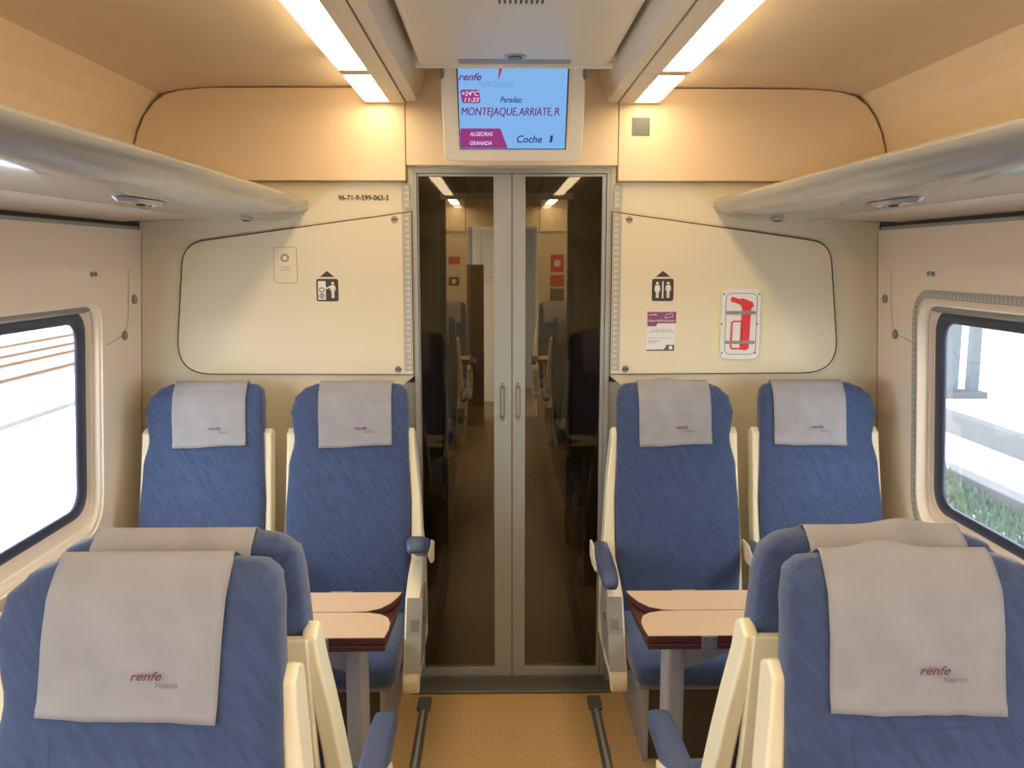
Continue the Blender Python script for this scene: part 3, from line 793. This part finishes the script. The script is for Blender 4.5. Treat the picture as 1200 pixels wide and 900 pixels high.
XA, XW = .577, 1.087
YF, YM, YN = -.36, -1.675, -2.225
SL_A = make_seat(-1, True); SL_W = make_seat(-1, False); SR_A = make_seat(1, True); SR_W = make_seat(1, False); SL_T = make_seat(-1, True, math.radians(-22))
CL = make_cover(-1, (0, 0, 0), 0, .02, 0, .0014, .02, .015); CN = make_cover(-1, (0, 0, 0), 0, -.016, 0, .0012, -.07); CR = make_cover(1, (0, 0, 0), 0, -.006, 0, .0012, 0, -.03); CRm = make_cover(1, (0, 0, 0), 0, 0, 0, .001); CRl = make_cover(1, (0, 0, 0), 0, -.006, .012, .0018, 0, -.018)
CLl = make_cover(-1, (0, 0, 0), 0, .0, .010, .0008); CRs = make_cover(1, (0, 0, 0), 0, .02, .006, .0025, .015)
protos = {'SL_A': SL_A, 'SL_W': SL_W, 'SR_A': SR_A, 'SR_W': SR_W, 'SL_T': SL_T, 'CL': CL, 'CN': CN, 'CRm': CRm, 'CR': CR, 'CRl': CRl, 'CLl': CLl, 'CRs': CRs}
first = {}
def place(key, loc, rz, label, cat, group):
    p = protos[key]
    if key not in first: first[key] = 1; p.location = loc; p.rotation_euler = (0, 0, rz); o = p
    else: o = dup(p, loc, rz)
    return tag(o, label, cat, group)
SG, CG = 'blue train seats', 'white headrest covers'
layout = [
 ('SL_W', 'CL', -XW, YF, 0, 'beside the left window against the end wall'),
 ('SL_T', 'CL', -XA, YF, 0, 'on the aisle just left of the glass door'),
 ('SR_A', 'CRs', XA, YF, 0, 'on the aisle just right of the glass door'),
 ('SR_W', 'CR', XW, YF, 0, 'beside the right window against the end wall'),
 ('SL_A', 'CN', -XA, YN, 0, 'in the left foreground facing the camera'),
 ('SR_A', 'CRl', XA, YN, 0, 'in the right foreground facing the camera'),
 ('SR_A', 'CRm', -XA, YM, PI, 'facing away, just behind the left foreground seat'),
 ('SL_A', 'CLl', XA, YM, PI, 'facing away, just behind the right foreground seat'),
 ('SL_W', 'CL', -XW, YN, 0, 'facing the camera, past the left photo edge'),
 ('SR_W', 'CRm', XW, YN, 0, 'facing the camera, past the right photo edge'),
 ('SR_W', 'CRm', -XW-.032, YM, PI, 'facing away, past the left photo edge'),
 ('SL_W', 'CL', XW+.032, YM, PI, 'facing away, past the right photo edge'),
]
for sk, ck, x, y, rz, where in layout:
    place(sk, (x, y, 0), rz, 'blue fabric seat ' + where, 'seat', SG)
    place(ck, (x, y, 0), rz, 'white headrest cloth on seat ' + where, 'headrest cover', CG)

def plinth(s, y0, y1, label):
    r = empty('seat_plinth', (s*.9, y1, 0)); tag(r, label, 'seat plinth', 'seat plinths')
    obj('plinth_box', bx(*sorted((s*(.445-.9), s*(1.37-.9))), y0-y1, 0, 0, .30), M['plinth'], r, bevel=.004)
    obj('mounting_beam', bx(*sorted((s*(.36-.9), s*(1.33-.9))), y0-y1+.02, -.08, .303, .328), M['greyp'], r, bevel=.003)
    obj('foot_plate', bx(*sorted((s*(.425-.9), s*(.444-.9))), y0-y1-.012, -.02, 0, .30), M['legp'], r, bevel=.003)
plinth(-1, -.53, -.02, 'dark brown plinth under the end wall seats on the left')
plinth(1, -.53, -.02, 'dark brown plinth under the end wall seats on the right')
plinth(-1, -2.38, -1.52, 'dark brown plinth under the back to back seats on the left')
plinth(1, -2.38, -1.52, 'dark brown plinth under the back to back seats on the right')

# ---------------------------------------------------------------- tables
def table(s, label, loc=(0, -1.08, 0)):
    r = empty('folding_table', (s*.8-(.018 if s < 0 else 0), loc[1], 0)); tag(r, label, 'table', 'folding tables')
    X = lambda x: s*(x-.8)
    # lower maroon layer
    obj('lower_board', pr([(X(.303), .140), (X(1.33), .140), (X(1.33), -.158), (X(.312), -.158)], 'Z', .712, .727), M['maroon'], r, bevel=.003)
    # two folded leaves, their corners rounded towards the hinge
    far = [(X(.300), .140), (X(.306), .110), (X(.322), .062), (X(.345), .026), (X(.38), .006), (X(.42), .003), (X(1.33), .003), (X(1.33), .140)]
    near = [(X(.42), -.001), (X(.37), -.003), (X(.338), -.014), (X(.318), -.035), (X(.308), -.07), (X(.307), -.11), (X(.312), -.158), (X(1.33), -.158), (X(1.33), -.001)]
    for nm, P in (('far_leaf', far), ('near_leaf', near)):
        o = obj(nm, pr(P, 'Z', .729, .747), M['maroon'], r, bevel=.002)
        cxm = sum(p[0] for p in P)/len(P); cym = sum(p[1] for p in P)/len(P)
        obj('leaf_top', pr([(cxm+(a-cxm)*.996, cym+(b-cym)*.985) for a, b in P], 'Z', .7465, .7485), M['tabtop'], o)
    for x in (.462, 1.1) if s > 0 else (.467, 1.1):
        obj('hinge_plate', pr(rrect(X(x)-.019, X(x)+.019, .709, .748, .002), 'Y', -.1615, -.158), M['steel'], r, bevel=.001)
        h = r.children[-1]; c = bmesh.new()
        for a in (-.012, .012):
            for b in (.716, .74): cyl(c, X(x)+a, -.163, b, .003, 'Y', .002, 8)
        obj('hinge_screws', c, M['alud'], h)
        obj('hinge_back', bx(X(x)-.03, X(x)+.03, .14, .143, .712, .75), M['steel'], r)
    # post, gusset and foot
    obj('post', pr(rrect(X(.405)-.026, X(.405)+.026, -.045, .035, .018), 'Z', 0, .712), M['legp'], r)
    obj('gusset', pr([(X(.42), .71), (X(.70), .71), (X(.70), .695), (X(.42), .585)], 'Y', -.012, .004), M['legp'], r)
    obj('under_rail', bx(*sorted((X(.38), X(1.33))), -.03, .02, .695, .712), M['legp'], r)
    obj('post_foot', pr(rrect(X(.405)-.04, X(.405)+.04, -.07, .06, .02), 'Z', 0, .012), M['alud'], r, bevel=.003)
    return r
table(-1, 'folded pale table with maroon edge on a grey post, left of the aisle')
TR = table(1, 'folded pale table with maroon edge on a grey post, right of the aisle')

# ---------------------------------------------------------------- vestibule and next saloon beyond the glass
VB, S0, S1 = 1.76, 1.82, 6.0
bm = bx(-1.5, 1.5, .02, 8.2, -.06, 0)
struct(obj('floor_vestibule', bm, M['floor2']))
bm = bx(-1.5, 1.5, .06, 8.2, 2.29, 2.36); cv = struct(obj('ceiling_vestibule', bm, M['vest']))
bm = bmesh.new()
for s in (-1, 1): box(bm, *sorted((s*.78, s*.84)), .06, VB, 0, 2.29)
struct(obj('wall_vestibule', bm, M['vest']))
bm = bmesh.new()
for s in (-1, 1): box(bm, *sorted((s*.36, s*1.5)), VB, S0, 0, 2.29)
box(bm, -.36, .36, VB, S0, 2.0, 2.29)
wi = struct(obj('wall_inner', bm, M['brownp']))
obj('door_header', bx(-.37, .37, VB-.015, VB, 1.985, 2.02), M['steel'], wi)
for s in (-1, 1): obj('door_jamb', bx(*sorted((s*.345, s*.375)), VB-.01, S0+.01, 0, 1.985), M['dark'], wi)
bm = bmesh.new()
for s in (-1, 1): box(bm, *sorted((s*1.37, s*1.45)), S0, S1, 0, 2.29)
struct(obj('wall_saloon', bm, M['wall']))
bm = bmesh.new()
for s in (-1, 1): box(bm, *sorted((s*.36, s*1.5)), S1, S1+.06, 0, 1.937); box(bm, *sorted((s*.36, s*1.5)), S1-.03, S1+.06, 1.937, 2.29)
box(bm, -.36, .36, S1-.03, S1+.06, 1.985, 2.29)
wf = struct(obj('wall_far', bm, M['wall']))
obj('lintel_seam', bx(-.383, -.377, S1-.034, S1-.03, 1.937, 2.29), M['seam'], wf); obj('lintel_seam', bx(.377, .383, S1-.034, S1-.03, 1.937, 2.29), M['seam'], wf)
bm = bmesh.new(); box(bm, -1.4, 1.4, 8.1, 8.2, 0, 2.29); struct(obj('wall_end', bm, M['vest']))
# lavatory block beyond the far doorway
r = obj('lavatory_wall', bx(-.34, -.02, 7.0, 7.9, 0, 2.2), M['lav']); struct(r); r.name = 'wall_lavatory'
bm = bmesh.new(); ribbon(bm, rrect(-.24, -.07, 1.45, 1.95, .02), .006, 'Y', 6.996, 7.0, True); ribbon(bm, [(-.34, 1.40), (-.02, 1.40)], .006, 'Y', 6.996, 7.0); obj('panel_seam', bm, M['softseam'], r)
o = obj('open_door', bx(-.36, -.19, 5.60, 5.64, 0, 1.6), M['brownp']); o.name = 'door_3'; struct(o)
for i, y in enumerate((5.0, 2.9)):
    pass
for s, nm in ((-1, 'left'), (1, 'right')):
    lightunit(s, 3.0, 5.95, 'far glowing %s ceiling light strip seen through the glass door' % nm)
def vlight(s, nm):
    q = empty('vestibule_light', (s*.42, .9, 2.24)); tag(q, 'warm %s ceiling light in the vestibule behind the glass' % nm, 'ceiling light', 'vestibule lights')
    obj('casing', bx(-.065, .065, -.62, .62, .02, .05), M['vest'], q, bevel=.004)
    obj('lens', pr(rrect(-.045, .045, -.60, .35, .02), 'Z', .005, .022), M['vlamp'], q); obj('lens', pr(rrect(-.045, .045, .37, .60, .02), 'Z', .005, .022), M['vlamp'], q)
M['vlamp'] = emis('vestibule_lamp', (1, .82, .50), 1.6)
vlight(-1, 'left'); vlight(1, 'right')
far = [('SL_A', 'CL', -XA, S1-.36, 'against the far end wall on the left'), ('SR_A', 'CR', XA, S1-.36, 'against the far end wall on the right'),
       ('SL_A', 'CL', -XA, 3.35, 'nearer the doorway on the left'), ('SR_A', 'CR', XA, 3.35, 'nearer the doorway on the right')]
for sk, ck, x, y, where in far:
    place(sk, (x, y, 0), 0, 'dim blue seat behind the glass door, ' + where, 'seat', 'seats in the next saloon')
    place(ck, (x, y, 0), 0, 'pale headrest cloth behind the glass door, ' + where, 'headrest cover', 'headrest covers in the next saloon')
for s, nm in ((-1, 'left'), (1, 'right')):
    if s > 0: t = dup(TR, (.8, S1-1.08, 0)); 
    else: t = dup([o for o in C.objects if o.name.startswith('folding_table') and o.location.x < 0][0], (-.8, S1-1.08, 0))
    tag(t, 'small dim table in the next saloon, %s of its aisle' % nm, 'table', 'tables in the next saloon')
def fsign(name, x0, x1, z0, z1, m, label, mark=None):
    o = obj(name, bx(x0, x1, S1-.004, S1-.001, z0, z1), m, bevel=.001); tag(o, label, 'sign', 'signs on the far end wall')
    if mark:
        b = bmesh.new(); prism(b, circ((x0+x1)/2, (z0+z1)/2, min(x1-x0, z1-z0)*.28, 12), 'Y', S1-.006, S1-.004); obj('symbol', b, mark, o)
fsign('red_notice', .50, .635, 1.52, 1.70, M['redsign'], 'red extinguisher sign on the far end wall, topmost right of the far doorway', M['white'])
fsign('red_notice', .495, .64, 1.37, 1.49, M['redsign'], 'smaller faded red sign under the red extinguisher sign on the far wall')
fsign('grey_notice', .495, .64, 1.15, 1.35, M['greyst'], 'grey notice lowest on the far wall right of the doorway')
fsign('red_notice', -.56, -.44, 1.60, 1.68, M['redsign'], 'red strip sign on the far end wall left of the far doorway')
fsign('pictogram_sign', -.56, -.45, 1.38, 1.47, M['ink'], 'tiny black pictogram on the far end wall left of the far doorway', M['white'])

# ---------------------------------------------------------------- outside
def gtag(o): return struct(o)
gtag(obj('ground_left', bx(-60, -1.7, -40, 60, -1.1, -1.0), M['asphalt']))
gtag(obj('ground_right', bx(1.7, 60, -40, 60, -1.1, -1.0), M['asphalt']))
o = obj('track_bed', pr([(-15.6, -1.0), (-15.4, -.985), (-10.1, -.985), (-9.9, -1.0)], 'Y', -40, 60), M['ballast']); tag(o, 'pale ballast bed carrying the rusty rails outside the left window', 'track bed', None, 'stuff')
for i, x in enumerate((-10.7, -12.2, -13.3, -14.8)):
    b = bmesh.new(); prism(b, [(x-.07, -.985), (x+.07, -.985), (x+.02, -.975), (x+.035, -.92), (x-.035, -.92), (x-.02, -.975)], 'Y', -40, 60)
    o = obj('track_rail', b, M['rust']); tag(o, ['rusty rail nearest the left window', 'second rusty rail from the left window', 'third rusty rail from the left window', 'farthest rusty rail from the left window'][i], 'rail', 'rails outside the left window')
o = obj('platform_kerb', bx(-8.0, -7.8, -40, 60, -1.0, -.93), M['conc']); tag(o, 'thin concrete kerb between the pale ground and the ballast, left window', 'kerb')
o = obj('concrete_wall', bx(6.9, 7.1, -40, 60, -1.0, -.70), M['conc']); tag(o, 'low grey concrete wall outside the right window', 'wall')
o = obj('platform_kerb', bx(5.25, 5.45, -40, 60, -1.0, -.78), M['conc'], bevel=.02); tag(o, 'grey kerb behind the green verge outside the right window', 'kerb')
r = empty('canopy_column', (8.9, 13.6, -1)); tag(r, 'blue grey steel column with two uprights outside the right window', 'column')
obj('upright', bx(-.36, -.08, -.1, .1, .1, 7), M['post'], r); obj('upright', bx(.16, .32, -.1, .1, .1, 7), M['post'], r); obj('column_base', bx(-.45, .42, -.25, .25, 0, .12), M['conc'], r); obj('cross_tie', bx(-.08, .16, -.05, .05, 2.9, 2.96), M['post'], r)
r = empty('platform_canopy', (10.5, 14, 4.3)); tag(r, 'grey platform canopy above the column outside the right window', 'canopy')
obj('roof_slab', bx(-3.2, 6, -30, 30, 0, .2), M['conc'], r); obj('fascia', bx(-3.3, -3.2, -30, 30, -.3, .25), M['post'], r)
b = bmesh.new(); random.seed(3)
for i in range(9000):
    x = random.uniform(4.1, 5.2); y = random.uniform(-2, 12); z = -1+random.uniform(0, .16)*(1+math.sin(y*2.1)*.5); a = random.uniform(0, PI); q = random.uniform(.04, .09)
    v = [b.verts.new((x+q*math.cos(a)*c, y+q*math.sin(a)*c, z+h)) for c, h in ((-.5, 0), (.5, .01), (.3, q*1.3))]; b.faces.new(v)
o = obj('weeds', b, M['leaf']); tag(o, 'green weeds growing along the kerb outside the right window', 'weeds', None, 'stuff')
